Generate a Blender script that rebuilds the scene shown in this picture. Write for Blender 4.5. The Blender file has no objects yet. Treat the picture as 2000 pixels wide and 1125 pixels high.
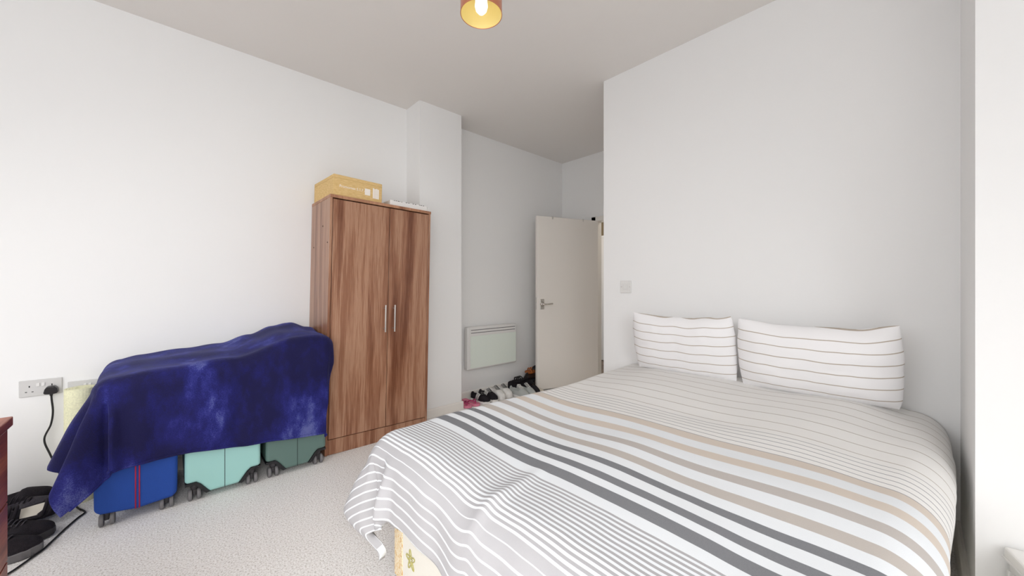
import bpy, bmesh, math, random
from mathutils import Vector, Matrix, noise

random.seed(4)
SC = bpy.context.scene
COL = SC.collection
PI = math.pi

# ------------------------------------------------------------------ camera
YAW = math.radians(47.34)
cam_d = bpy.data.cameras.new('camera')
cam_d.sensor_width = 36.0
cam_d.lens = 36.0 * 731.0 / 2000.0
cam_d.clip_start = 0.05
cam = bpy.data.objects.new('camera', cam_d)
cam.location = (0, 0, 1.18)
cam.rotation_euler = (PI / 2, 0, YAW - PI / 2)
COL.objects.link(cam)
SC.camera = cam

# ------------------------------------------------------------------ render look, world, daylight
SC.view_settings.view_transform = 'Standard'
SC.view_settings.look = 'None'
SC.view_settings.gamma = 1.0
SC.view_settings.use_curve_mapping = False
SC.view_settings.exposure = 0.0
SC.cycles.max_bounces = 14
SC.cycles.diffuse_bounces = 10
SC.cycles.use_denoising = True

world = bpy.data.worlds.new('sky')
SC.world = world
world.use_nodes = True
wb = world.node_tree.nodes['Background']
wb.inputs[0].default_value = (0.80, 0.89, 1.0, 1)
wb.inputs[1].default_value = 1.0


def area(name, loc, rot, sx, sy, power, color=(1, 1, 1), spread=180):
    l = bpy.data.lights.new(name, 'AREA')
    l.shape = 'RECTANGLE'
    l.size = sx
    l.size_y = sy
    l.energy = power
    l.color = color
    l.spread = math.radians(spread)
    o = bpy.data.objects.new(name, l)
    o.location = loc
    o.rotation_euler = rot
    COL.objects.link(o)
    return o


# daylight entering through the two windows behind the camera
area('daylight', (-1.76, 1.10, 1.75), (0, -math.radians(42), 0), 1.5, 2.2, 27, (1.0, 0.995, 0.99), 150)
area('daylight', (-0.85, -1.70, 1.75), (math.radians(47), 0, math.radians(3)), 1.8, 1.5, 74, (1.0, 0.995, 0.99), 142)


# ------------------------------------------------------------------ materials
def mat(name, color, rough=0.6, spec=0.3, metal=0.0):
    m = bpy.data.materials.new(name)
    m.use_nodes = True
    b = m.node_tree.nodes['Principled BSDF']
    b.inputs['Base Color'].default_value = (*color, 1)
    b.inputs['Roughness'].default_value = rough
    b.inputs['Specular IOR Level'].default_value = spec
    b.inputs['Metallic'].default_value = metal
    return m


def srgb(r, g, b):
    def f(c):
        c /= 255.0
        return c / 12.92 if c <= 0.04045 else ((c + 0.055) / 1.055) ** 2.4
    return (f(r), f(g), f(b))


class NT:
    """small helper for writing node trees"""
    def __init__(self, m):
        self.t = m.node_tree
        self.b = self.t.nodes['Principled BSDF']

    def n(self, kind, **kw):
        x = self.t.nodes.new(kind)
        for k, v in kw.items():
            setattr(x, k, v)
        return x

    def l(self, a, b):
        self.t.links.new(a, b)

    def math(self, op, a, b=None, c=None):
        x = self.n('ShaderNodeMath', operation=op)
        for i, v in enumerate((a, b, c)):
            if v is None:
                continue
            if isinstance(v, (int, float)):
                x.inputs[i].default_value = v
            else:
                self.l(v, x.inputs[i])
        return x.outputs[0]

    def mix(self, fac, a, b):
        x = self.n('ShaderNodeMix', data_type='RGBA')
        for s, v in ((x.inputs[0], fac), (x.inputs[6], a), (x.inputs[7], b)):
            if isinstance(v, (int, float)):
                s.default_value = v
            elif isinstance(v, tuple):
                s.default_value = (*v, 1)
            else:
                self.l(v, s)
        return x.outputs[2]

    def obj(self, scale=(1, 1, 1)):
        tc = self.n('ShaderNodeTexCoord')
        mp = self.n('ShaderNodeMapping')
        mp.inputs['Scale'].default_value = scale
        self.l(tc.outputs['Object'], mp.inputs[0])
        return mp.outputs[0]

    def noise(self, vec, scale, detail=3, rough=0.55):
        x = self.n('ShaderNodeTexNoise')
        x.inputs['Scale'].default_value = scale
        x.inputs['Detail'].default_value = detail
        x.inputs['Roughness'].default_value = rough
        if vec is not None:
            self.l(vec, x.inputs['Vector'])
        return x.outputs[0]

    def ramp(self, fac, stops, interp='LINEAR'):
        x = self.n('ShaderNodeValToRGB')
        x.color_ramp.interpolation = interp
        e = x.color_ramp.elements
        while len(e) < len(stops):
            e.new(0.5)
        for k, (p, c) in enumerate(stops):
            e[k].position = p
            e[k].color = (*c, 1)
        self.l(fac, x.inputs[0])
        return x.outputs[0]

    def bump(self, h, strength, dist=0.01):
        x = self.n('ShaderNodeBump')
        x.inputs['Strength'].default_value = strength
        x.inputs['Distance'].default_value = dist
        self.l(h, x.inputs['Height'])
        self.l(x.outputs[0], self.b.inputs['Normal'])

    def color(self, c):
        self.l(c, self.b.inputs['Base Color'])


def paint(name, col, rough=0.7):
    m = mat(name, col, rough, 0.2)
    k = NT(m)
    k.bump(k.noise(k.obj(), 60, 3), 0.06, 0.004)
    return m


M_wall = paint('white_wall_paint', (0.815, 0.816, 0.813))
M_ceil = paint('white_ceiling_paint', (0.76, 0.735, 0.71))
M_gloss = paint('white_gloss_paint', (0.80, 0.775, 0.735), 0.35)
M_door = paint('white_door_paint', (0.76, 0.725, 0.68), 0.45)

M_carpet = mat('grey_carpet', (0.5, 0.48, 0.45), 0.95, 0.05)
k = NT(M_carpet)
v = k.obj()
n1 = k.noise(v, 140, 3, 0.7)
n2 = k.noise(v, 2.2, 2)
c = k.ramp(n1, [(0.28, srgb(150, 142, 136)), (0.40, srgb(214, 210, 206)), (0.50, srgb(240, 238, 236)), (0.66, srgb(254, 253, 252))])
k.color(k.mix(k.math('MULTIPLY', n2, 0.10), c, srgb(200, 194, 188)))
k.bump(n1, 0.45, 0.008)


def wood(name, dark, mid, light, freq=9.0, rough=0.42, axis='Z'):
    m = mat(name, mid, rough, 0.5)
    q = NT(m)
    s = {'Z': (freq, freq, freq * 0.045), 'Y': (freq, freq * 0.06, freq), 'X': (freq * 0.06, freq, freq)}[axis]
    v = q.obj(s)
    warp = q.noise(q.obj((1.6, 1.6, 0.5)), 2.0, 2)
    va = q.n('ShaderNodeVectorMath', operation='ADD')
    q.l(v, va.inputs[0])
    cx = q.n('ShaderNodeCombineXYZ')
    q.l(q.math('MULTIPLY', warp, 0.7), cx.inputs[0])
    q.l(q.math('MULTIPLY', warp, 0.4), cx.inputs[1])
    q.l(cx.outputs[0], va.inputs[1])
    broad = q.noise(va.outputs[0], 1.3, 3, 0.5)
    fs = {'Z': (130, 130, 3.0), 'Y': (130, 4, 130), 'X': (4, 130, 130)}[axis]
    fine = q.noise(q.obj(fs), 2.0, 2, 0.6)
    t = q.math('ADD', q.math('MULTIPLY', broad, 0.72), q.math('MULTIPLY', fine, 0.28))
    q.color(q.ramp(t, [(0.36, dark), (0.46, mid), (0.54, light), (0.64, mid)]))
    q.bump(fine, 0.06, 0.002)
    return m


M_walnut = wood('walnut_laminate', srgb(104, 60, 38), srgb(140, 95, 70), srgb(172, 132, 106), 9, 0.28)
M_walnut_edge = wood('walnut_edging', srgb(130, 84, 60), srgb(158, 112, 84), srgb(180, 134, 104), 5)
M_mahog = wood('mahogany_laminate', srgb(88, 38, 26), srgb(126, 62, 44), srgb(158, 92, 66), 7, 0.4, 'Y')
M_hallfloor = wood('hall_floor_boards', srgb(74, 60, 50), srgb(104, 88, 74), srgb(128, 110, 94), 6, 0.5, 'X')
M_darkwood = wood('dark_brown_wood', srgb(40, 22, 14), srgb(62, 36, 24), srgb(84, 52, 36), 8, 0.5, 'X')
M_transom = mat('brown_transom_panel', srgb(120, 104, 78), 0.5)

M_steel = mat('brushed_steel', (0.62, 0.60, 0.57), 0.28, 0.5, 1.0)
M_chrome = mat('chrome', (0.75, 0.72, 0.68), 0.12, 0.5, 1.0)
M_plastic = mat('white_plastic', (0.72, 0.715, 0.70), 0.35, 0.45)
M_plastic2 = mat('pale_grey_plastic', (0.58, 0.575, 0.565), 0.4, 0.4)
M_black = mat('black_rubber', (0.012, 0.012, 0.013), 0.5, 0.4)
M_blackgloss = mat('black_plastic', (0.010, 0.010, 0.012), 0.3, 0.5)
M_darkgrey = mat('dark_grey_rubber', (0.05, 0.047, 0.05), 0.6, 0.3)
M_grey = mat('mid_grey_rubber', (0.16, 0.155, 0.16), 0.6, 0.3)
M_hole = mat('socket_slot', (0.02, 0.02, 0.02), 0.8, 0.1)


def fabric(name, col, scale=260, rough=0.85, bump=0.25, var=0.25):
    m = mat(name, col, rough, 0.15)
    q = NT(m)
    f = q.noise(q.obj(), scale, 2)
    d = tuple(x * (1 - var) for x in col)
    li = tuple(min(1, x * (1 + var)) for x in col)
    q.color(q.ramp(f, [(0.35, d), (0.65, li)]))
    q.bump(f, bump, 0.003)
    return m


# navy plush blanket: brushed nap leaves paler patches
M_blanket = mat('navy_plush', srgb(24, 24, 92), 0.8, 0.25)
k = NT(M_blanket)
v = k.obj()
n1 = k.noise(k.obj((1, 1, 0.55)), 5.0, 4, 0.55)
n2 = k.noise(v, 240, 2, 0.6)
n3 = k.noise(k.obj((1, 1, 0.5)), 22, 3, 0.6)
t = k.math('ADD', n1, k.math('MULTIPLY', k.math('SUBTRACT', n2, 0.5), 0.25))
t = k.math('ADD', t, k.math('MULTIPLY', k.math('SUBTRACT', n3, 0.5), 0.22))
k.color(k.ramp(t, [(0.40, srgb(19, 17, 64)), (0.53, srgb(26, 26, 94)), (0.61, srgb(42, 46, 122)), (0.71, srgb(92, 98, 156))]))
k.bump(n2, 0.5, 0.006)
k.b.inputs['Sheen Weight'].default_value = 0.2
k.b.inputs['Sheen Roughness'].default_value = 0.4
k.b.inputs['Sheen Tint'].default_value = (0.35, 0.38, 0.85, 1)


def stripe_cloth():
    """woven stripes that run across the bed, placed by the cloth coordinate u"""
    m = mat('striped_duvet_cotton', (0.8, 0.8, 0.8), 0.85, 0.12)
    q = NT(m)
    uv = q.n('ShaderNodeUVMap')
    uv.uv_map = 'cloth'
    sp = q.n('ShaderNodeSeparateXYZ')
    q.l(uv.outputs[0], sp.inputs[0])
    u = sp.outputs[0]
    ov = q.obj()
    u = q.math('ADD', u, q.math('MULTIPLY', q.math('SUBTRACT', q.noise(ov, 5, 2), 0.5), 0.010))
    white, off = srgb(225, 229, 233), srgb(230, 229, 227)
    beige, warm, mid, dark, lg = srgb(206, 195, 184), srgb(182, 176, 172), srgb(184, 177, 171), srgb(116, 118, 123), srgb(172, 171, 174)
    L = 3.0
    S = [(0.0, lg), (0.6205, white), (0.878, dark), (0.921, white), (0.953, dark), (0.9936, white), (1.0355, dark),
         (1.074, white), (1.1205, mid), (1.169, white), (1.224, warm), (1.2745, white), (1.344, beige), (1.405, white),
         (1.469, beige), (1.524, off)]
    base = q.ramp(q.math('DIVIDE', u, L), [(p / L, cc) for p, cc in S], 'CONSTANT')

    def lines(base, lo, hi, period, width, col, off0=0.0):
        fr = q.math('FRACT', q.math('DIVIDE', q.math('SUBTRACT', u, lo + off0), period))
        on = q.math('LESS_THAN', fr, width / period)
        on = q.math('MULTIPLY', on, q.math('GREATER_THAN', u, lo))
        on = q.math('MULTIPLY', on, q.math('LESS_THAN', u, hi))
        return q.mix(on, base, col)
    base = lines(base, 0.10, 0.595, 0.034, 0.0065, white, 0.016)
    base = lines(base, 0.628, 0.845, 0.0156, 0.0078, srgb(164, 163, 166))
    base = lines(base, 1.535, 1.73, 0.037, 0.0045, srgb(140, 140, 145))
    base = lines(base, 1.77, 2.7, 0.100, 0.0056, srgb(172, 163, 154))
    weave = q.noise(ov, 420, 2, 0.6)
    base = q.mix(q.math('MULTIPLY', weave, 0.14), base, srgb(205, 202, 198))
    q.color(base)
    q.bump(weave, 0.18, 0.002)
    return m


def pillow_cloth():
    m = mat('striped_pillow_cotton', (0.8, 0.8, 0.8), 0.85, 0.12)
    q = NT(m)
    uv = q.n('ShaderNodeUVMap')
    uv.uv_map = 'cloth'
    sp = q.n('ShaderNodeSeparateXYZ')
    q.l(uv.outputs[0], sp.inputs[0])
    u = q.math('ADD', sp.outputs[1], q.math('MULTIPLY', q.math('SUBTRACT', q.noise(q.obj(), 4, 2), 0.5), 0.012))
    fr = q.math('FRACT', q.math('DIVIDE', u, 0.058))
    on = q.math('LESS_THAN', fr, 0.085)
    q.color(q.mix(on, srgb(234, 233, 234), srgb(180, 169, 156)))
    q.bump(q.noise(q.obj(), 420, 2), 0.15, 0.002)
    return m


M_duvet = stripe_cloth()
M_pillow = pillow_cloth()

M_mattress = mat('cream_mattress_ticking', srgb(222, 219, 210), 0.8, 0.1)
k = NT(M_mattress)
k.bump(k.noise(k.obj(), 180, 2), 0.2, 0.003)
M_border = mat('ochre_floral_border', srgb(232, 214, 178), 0.8, 0.1)
k = NT(M_border)
f1 = k.noise(k.obj((1, 1, 0.6)), 95, 3, 0.65)
k.color(k.ramp(f1, [(0.38, srgb(196, 156, 104)), (0.45, srgb(226, 202, 158)), (0.52, srgb(228, 218, 198)), (0.64, srgb(212, 186, 132))]))
M_motif = mat('olive_outline_print', srgb(176, 170, 112), 0.8, 0.1)

M_card = mat('tan_cardboard', srgb(216, 184, 126), 0.75, 0.15)
k = NT(M_card)
f1 = k.noise(k.obj((1, 1, 6)), 30, 2)
k.color(k.ramp(f1, [(0.35, srgb(207, 174, 116)), (0.65, srgb(222, 192, 138))]))
M_print = mat('white_print', srgb(238, 232, 224), 0.7, 0.1)
M_blackprint = mat('black_print', (0.02, 0.02, 0.02), 0.7, 0.1)
M_paper = mat('white_paper_wrap', (0.82, 0.81, 0.79), 0.7, 0.15)
M_copper = mat('copper_shade', srgb(205, 134, 104), 0.32, 0.5, 0.75)
M_gold = mat('gold_lining', srgb(224, 208, 142), 0.5, 0.4, 0.1)
M_yoga = fabric('pale_yellow_foam', srgb(226, 225, 192), 120, 0.85, 0.3, 0.08)
M_bulb = mat('lit_bulb_glass', (1, 1, 1), 0.2)
M_bulb.node_tree.nodes['Principled BSDF'].inputs['Emission Color'].default_value = (1.0, 0.95, 0.86, 1)
M_bulb.node_tree.nodes['Principled BSDF'].inputs['Emission Strength'].default_value = 2.0

M_mesh = mat('perforated_grille', srgb(200, 214, 205), 0.4, 0.4, 0.0)
k = NT(M_mesh)
vo = k.n('ShaderNodeTexVoronoi')
vo.inputs['Scale'].default_value = 130
vo.inputs['Randomness'].default_value = 0.0
k.l(k.obj(), vo.inputs['Vector'])
k.color(k.ramp(vo.outputs['Distance'], [(0.25, srgb(172, 194, 186)), (0.40, srgb(222, 230, 222))]))

M_bluecase = fabric('blue_nylon', srgb(38, 72, 150), 500, 0.6, 0.2, 0.1)
M_tealcase = mat('mint_hardshell', srgb(152, 198, 193), 0.35, 0.4)
M_greencase = mat('dark_green_hardshell', srgb(92, 116, 110), 0.35, 0.4)
M_red = mat('red_zip_tape', srgb(176, 40, 74), 0.6, 0.3)
M_seam = mat('dark_seam', (0.03, 0.04, 0.04), 0.7, 0.2)

M_shoeblack = fabric('black_shoe_knit', (0.020, 0.017, 0.021), 300, 0.8, 0.3, 0.3)
M_shoegrey = fabric('charcoal_shoe_fabric', (0.055, 0.050, 0.06), 300, 0.8, 0.3, 0.3)
M_shoewhite = mat('white_shoe_leather', (0.74, 0.73, 0.71), 0.5, 0.35)
M_shoesilver = mat('silver_grey_mesh', (0.42, 0.44, 0.43), 0.6, 0.3)
M_pink = mat('pink_rubber', srgb(222, 132, 158), 0.6, 0.3)
M_deeppink = mat('deep_pink_strap', srgb(176, 62, 106), 0.5, 0.3)
M_tan = mat('tan_leather', srgb(168, 98, 48), 0.5, 0.35)
M_brownleather = mat('dark_brown_leather', srgb(52, 34, 28), 0.5, 0.35)
M_insole = mat('pale_insole', srgb(214, 208, 196), 0.8, 0.1)


# ------------------------------------------------------------------ mesh helpers
def obj(name, bm, m, parent=None, smooth=False, loc=None, rot=None):
    me = bpy.data.meshes.new(name)
    bmesh.ops.recalc_face_normals(bm, faces=bm.faces)
    bm.to_mesh(me)
    bm.free()
    if smooth:
        for p in me.polygons:
            p.use_smooth = True
    for mm in (m if isinstance(m, (list, tuple)) else [m]):
        me.materials.append(mm)
    o = bpy.data.objects.new(name, me)
    COL.objects.link(o)
    if parent:
        o.parent = parent
    if loc:
        o.location = loc
    if rot:
        o.rotation_euler = rot
    return o


def tag(o, label, cat, group=None):
    o['label'] = label
    o['category'] = cat
    if group:
        o['group'] = group
    return o


def thing(name, label, cat, loc=(0, 0, 0), rot=(0, 0, 0), group=None):
    o = bpy.data.objects.new(name, None)
    o.empty_display_size = 0.1
    COL.objects.link(o)
    o.location = loc
    o.rotation_euler = rot
    return tag(o, label, cat, group)


def add_box(bm, lo, hi, bevel=0.0, seg=2, mi=0):
    r = bmesh.ops.create_cube(bm, size=1.0)
    vs = r['verts']
    c = [(a + b) / 2 for a, b in zip(lo, hi)]
    s = [abs(b - a) for a, b in zip(lo, hi)]
    for v in vs:
        v.co = Vector((c[0] + v.co.x * s[0], c[1] + v.co.y * s[1], c[2] + v.co.z * s[2]))
    fs = list({f for v in vs for f in v.link_faces})
    for f in fs:
        f.material_index = mi
    if bevel > 0:
        es = list({e for v in vs for e in v.link_edges})
        rb = bmesh.ops.bevel(bm, geom=es, offset=bevel, segments=seg, affect='EDGES', profile=0.5)
        for f in rb['faces']:
            f.material_index = mi


def box(name, lo, hi, m, parent=None, bevel=0.0, seg=2):
    bm = bmesh.new()
    add_box(bm, lo, hi, bevel, seg)
    return obj(name, bm, m, parent)


def struct(o):
    o['kind'] = 'structure'
    return o


def add_tube(bm, pts, r, sides=8, caps=True, mi=0):
    pts = [Vector(p) for p in pts]
    rings = []
    up = None
    for i, p in enumerate(pts):
        a = pts[max(0, i - 1)]
        b = pts[min(len(pts) - 1, i + 1)]
        t = (b - a).normalized()
        if up is None:
            up = Vector((0, 0, 1)) if abs(t.z) < 0.9 else Vector((1, 0, 0))
        x = t.cross(up)
        if x.length < 1e-6:
            x = t.orthogonal()
        x.normalize()
        y = x.cross(t).normalized()
        up = y
        rr = r(i / (len(pts) - 1)) if callable(r) else r
        rings.append([bm.verts.new(p + x * rr * math.cos(2 * PI * k / sides) + y * rr * math.sin(2 * PI * k / sides)) for k in range(sides)])
    for a, b in zip(rings, rings[1:]):
        for k in range(sides):
            f = bm.faces.new((a[k], a[(k + 1) % sides], b[(k + 1) % sides], b[k]))
            f.material_index = mi
    if caps:
        bm.faces.new(rings[0]).material_index = mi
        bm.faces.new(list(reversed(rings[-1]))).material_index = mi


def spline(pts, n=12):
    """Catmull-Rom through the points"""
    P = [Vector(p) for p in pts]
    out = []
    for i in range(len(P) - 1):
        p0, p1, p2, p3 = P[max(0, i - 1)], P[i], P[i + 1], P[min(len(P) - 1, i + 2)]
        for k in range(n):
            t = k / n
            out.append(0.5 * ((2 * p1) + (p2 - p0) * t + (2 * p0 - 5 * p1 + 4 * p2 - p3) * t * t + (3 * p1 - p0 - 3 * p2 + p3) * t ** 3))
    out.append(P[-1])
    return out


def add_lathe(bm, prof, sides=32, center=(0, 0, 0), axis='Z', closed=False, mi=0):
    c = Vector(center)
    rings = []
    for r, z in prof:
        ring = []
        for k in range(sides):
            a = 2 * PI * k / sides
            p = (r * math.cos(a), r * math.sin(a), z)
            if axis == 'X':
                p = (z, r * math.cos(a), r * math.sin(a))
            elif axis == 'Y':
                p = (r * math.cos(a), z, r * math.sin(a))
            ring.append(bm.verts.new(c + Vector(p)))
        rings.append(ring)
    prs = list(zip(rings, rings[1:])) + ([(rings[-1], rings[0])] if closed else [])
    for a, b in prs:
        for k in range(sides):
            bm.faces.new((a[k], a[(k + 1) % sides], b[(k + 1) % sides], b[k])).material_index = mi
    if not closed:
        if prof[0][0] > 1e-5:
            bm.faces.new(rings[0]).material_index = mi
        if prof[-1][0] > 1e-5:
            bm.faces.new(rings[-1]).material_index = mi
        bmesh.ops.remove_doubles(bm, verts=bm.verts, dist=1e-6)


def add_prism(bm, outline, a0, a1, plane='XZ'):
    """extrude a polygon given in a plane along the third axis from a0 to a1"""
    def P(u, w, a):
        return {'XZ': (u, a, w), 'XY': (u, w, a), 'YZ': (a, u, w)}[plane]
    A = [bm.verts.new(P(u, w, a0)) for u, w in outline]
    B = [bm.verts.new(P(u, w, a1)) for u, w in outline]
    n = len(A)
    bm.faces.new(A)
    bm.faces.new(list(reversed(B)))
    for i in range(n):
        bm.faces.new((A[i], B[i], B[(i + 1) % n], A[(i + 1) % n]))


def bevel_mod(o, w, seg=3, angle=35):
    md = o.modifiers.new('bevel', 'BEVEL')
    md.width = w
    md.segments = seg
    md.limit_method = 'ANGLE'
    md.angle_limit = math.radians(angle)
    return o


def grid_obj(name, F, nu, nv, m, parent=None, solid=0.0, offset=-1, wrap=None):
    """surface from F(i/nu, j/nv) -> (point, (u, v)); keeps the cloth coordinates as a UV map"""
    me = bpy.data.meshes.new(name)
    vs, uvs = [], []
    for i in range(nu + 1):
        for j in range(nv + 1):
            p, t = F(i / nu, j / nv)
            vs.append(p)
            uvs.append(t)
    fs = []
    for i in range(nu):
        for j in range(nv):
            a = i * (nv + 1) + j
            fs.append((a, a + nv + 1, a + nv + 2, a + 1))
    me.from_pydata(vs, [], fs)
    ul = me.uv_layers.new(name='cloth')
    for lp in me.loops:
        ul.data[lp.index].uv = uvs[lp.vertex_index]
    for p in me.polygons:
        p.use_smooth = True
    me.materials.append(m)
    me.update()
    o = bpy.data.objects.new(name, me)
    COL.objects.link(o)
    if parent:
        o.parent = parent
    if solid:
        md = o.modifiers.new('thickness', 'SOLIDIFY')
        md.thickness = solid
        md.offset = offset
    return o


def N(x, y, z=0.0):
    return noise.noise(Vector((x, y, z)))


def sstep(a, b, x):
    t = max(0.0, min(1.0, (x - a) / (b - a)))
    return t * t * (3 - 2 * t)


def lerp(a, b, t):
    return a + (b - a) * t


def interp(x, pts):
    if x <= pts[0][0]:
        return pts[0][1]
    for (a, fa), (b, fb) in zip(pts, pts[1:]):
        if x <= b:
            t = (x - a) / (b - a)
            t = t * t * (3 - 2 * t)
            return fa + (fb - fa) * t
    return pts[-1][1]


# ------------------------------------------------------------------ room shell
XR, YL, ZC = 2.605, 3.255, 2.855          # bed wall, left wall, ceiling
XP, YP = 1.967, -0.128                    # boxed-out wall right of the bed
YA, XB = 1.729, 3.92                      # partition end, alcove back wall
XW, YW = -1.90, -1.90                     # window walls behind the camera
T = 0.10

struct(box('floor', (XW - T, YW - T, -0.08), (XB + 0.05, YL + T, 0.0), M_carpet))
struct(box('ceiling', (XW - T, YW - T, ZC), (XB + T, YL + T, ZC + T), M_ceil))
struct(box('wall_left', (XW - T, YL, 0), (XB + T, YL + T, ZC), M_wall))
struct(box('wall_chimney', (1.655, 3.01, 0), (2.105, YL, ZC), M_wall))
struct(box('wall_right', (XR, YP - T, 0), (XB, YA, ZC), M_wall))
struct(box('wall_pillar', (XP, YW, 0), (XR, YP, ZC), M_wall))


def wall_with_opening(name, axis, at, thick, a0, a1, o0, o1, z0, z1, m=M_wall):
    """wall across axis at 'at', spanning a0..a1, with one opening o0..o1 x z0..z1"""
    bm = bmesh.new()
    for (p0, p1, q0, q1) in ((a0, o0, 0, ZC), (o1, a1, 0, ZC), (o0, o1, 0, z0), (o0, o1, z1, ZC)):
        if p1 - p0 < 1e-4 or q1 - q0 < 1e-4:
            continue
        if axis == 'X':
            add_box(bm, (at, p0, q0), (at + thick, p1, q1))
        else:
            add_box(bm, (p0, at, q0), (p1, at + thick, q1))
    return struct(obj(name, bm, m))


DY0, DY1, DZ = 1.865, 2.712, 2.012        # doorway in the alcove's back wall
wall_with_opening('wall_back', 'X', XB, T, YA, YL, DY0, DY1, 0, DZ)
wall_with_opening('wall_window', 'X', XW - T, T, YW - T, YL, 0.0, 2.2, 0.85, 2.6)
wall_with_opening('wall_front', 'Y', YW - T, T, XW, XR, -1.75, 0.05, 0.85, 2.6)


def window(name, axis, at, o0, o1, z0, z1):
    bm = bmesh.new()
    w = 0.05
    mid = (o0 + o1) / 2
    for (p0, p1, q0, q1) in ((o0, o0 + w, z0, z1), (o1 - w, o1, z0, z1), (mid - w / 2, mid + w / 2, z0, z1), (o0, o1, z0, z0 + w), (o0, o1, z1 - w, z1)):
        if axis == 'X':
            add_box(bm, (at - 0.03, p0, q0), (at + 0.03, p1, q1), 0.004, 1)
        else:
            add_box(bm, (p0, at - 0.03, q0), (p1, at + 0.03, q1), 0.004, 1)
    return struct(obj(name, bm, M_plastic))


window('window_1', 'X', XW - 0.06, 0.0, 2.2, 0.85, 2.6)
window('window_2', 'Y', YW - 0.06, -1.75, 0.05, 0.85, 2.6)


def skirting(name, p, q, nrm, h=0.08, d=0.014):
    """skirting board along p->q on the side nrm of a wall, with a rounded top"""
    bm = bmesh.new()
    prof = [(0, 0), (d, 0), (d, h - 0.012), (d * 0.75, h - 0.004), (d * 0.45, h), (0, h)]
    A = [bm.verts.new((p[0] + nrm[0] * a, p[1] + nrm[1] * a, z)) for a, z in prof]
    B = [bm.verts.new((q[0] + nrm[0] * a, q[1] + nrm[1] * a, z)) for a, z in prof]
    bm.faces.new(A)
    bm.faces.new(list(reversed(B)))
    for i in range(len(A)):
        bm.faces.new((A[i], B[i], B[(i + 1) % len(A)], A[(i + 1) % len(A)]))
    return struct(obj(name, bm, M_gloss))


skirting('baseboard_left', (XW, YL), (1.655, YL), (0, -1))
skirting('baseboard_chimney', (1.640, 3.01), (2.12, 3.01), (0, -1))
skirting('baseboard_return', (2.105, 3.01), (2.105, YL), (1, 0))
skirting('baseboard_alcove', (2.105, YL), (XB, YL), (0, -1))
skirting('baseboard_back', (XB, DY1 + 0.06), (XB, YL), (-1, 0))
skirting('baseboard_right', (XR, YP), (XR, YA), (-1, 0))
skirting('baseboard_end', (XR, YA), (XB, YA), (0, 1))
skirting('baseboard_pillar', (XP, YP), (XR, YP), (0, 1), 0.14, 0.018)
skirting('baseboard_front', (XP, YW), (XP, YP + 0.016), (-1, 0))

# hall seen through the doorway
struct(box('floor_hall', (XB + 0.05, 0.6, -0.08), (5.32, 4.3, 0.0), M_hallfloor))
struct(box('ceiling_hall', (XB + T, 0.6, 2.5), (5.32, 4.3, 2.6), M_ceil))
struct(box('wall_hall', (5.24, 0.6, 0), (5.34, 4.3, 2.5), M_wall))
struct(box('wall_hall_end', (XB + T, 4.2, 0), (5.24, 4.3, 2.5), M_wall))
struct(box('wall_hall_start', (XB + T, 0.6, 0), (5.24, 0.7, 2.5), M_wall))
hl = bpy.data.lights.new('hall_fill_light', 'POINT')  # added unseen point light that brightens the hall, no fixture modelled
hl.energy = 16
hl.color = (1.0, 0.9, 0.78)
hl.shadow_soft_size = 0.1
ho = bpy.data.objects.new('hall_fill_light', hl)
ho.location = (4.62, 2.6, 2.30)
COL.objects.link(ho)

d2 = bpy.data.objects.new('door_2', None)
COL.objects.link(d2)
d2['kind'] = 'structure'
box('leaf', (5.195, 2.93, 0.01), (5.235, 3.77, 2.0), M_door, d2, 0.003, 1)
box('transom', (5.205, 2.93, 2.03), (5.238, 3.77, 2.42), M_transom, d2)
bm = bmesh.new()
add_box(bm, (5.19, 2.88, 0), (5.24, 2.93, 2.46), 0.004, 1)
add_box(bm, (5.19, 3.77, 0), (5.24, 3.82, 2.46), 0.004, 1)
add_box(bm, (5.19, 2.93, 2.0), (5.24, 3.77, 2.03), 0.004, 1)
obj('frame', bm, M_gloss, d2)
bm = bmesh.new()
add_lathe(bm, [(0.0, -0.03), (0.012, -0.028), (0.014, -0.016), (0.006, -0.012), (0.006, 0.0)], 16, (5.195, 3.515, 1.95), 'X')
obj('coat_hook', bm, M_steel, d2, True)

# ------------------------------------------------------------------ room door standing open
dw, dh, dt = 0.838, 1.985, 0.044
door = bpy.data.objects.new('door_1', None)
COL.objects.link(door)
door['kind'] = 'structure'
door.location = (3.90, 2.700, 0.018)
ang = math.atan2(2.983 - 2.705, 3.109 - 3.90)
door.rotation_euler = (0, 0, ang)
# local +X runs from the hinge to the free edge; local +Y faces the camera
bm = bmesh.new()
add_box(bm, (0, 0, 0), (dw, dt, dh), 0.003, 1)
leaf = obj('leaf', bm, M_door, door)
bm = bmesh.new()
add_box(bm, (dw - 0.001, 0.010, 0.915), (dw + 0.0015, 0.034, 1.055), 0.001, 1)
add_box(bm, (dw, 0.016, 0.975), (dw + 0.010, 0.028, 0.995), 0.002, 1)
obj('latch_plate', bm, M_steel, leaf)
hx = dw - 0.062
for z0, z1 in ((0.986, 1.036), (0.918, 0.968)):
    box('rose', (hx - 0.026, dt, z0), (hx + 0.026, dt + 0.008, z1), M_steel, leaf, 0.002, 2)
lev = bmesh.new()
add_lathe(lev, [(0.026, dt), (0.026, dt + 0.008), (0.014, dt + 0.010), (0.011, dt + 0.050), (0.0, dt + 0.052)], 20, (hx, 0, 0.977), 'Y')
add_tube(lev, spline([(hx, dt + 0.045, 0.977), (hx - 0.03, dt + 0.050, 0.977), (hx - 0.07, dt + 0.046, 0.980), (hx - 0.118, dt + 0.040, 0.984)], 5),
         lambda t: 0.010 - 0.001 * t, 12)
obj('lever_handle', lev, M_chrome, leaf, True)
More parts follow.
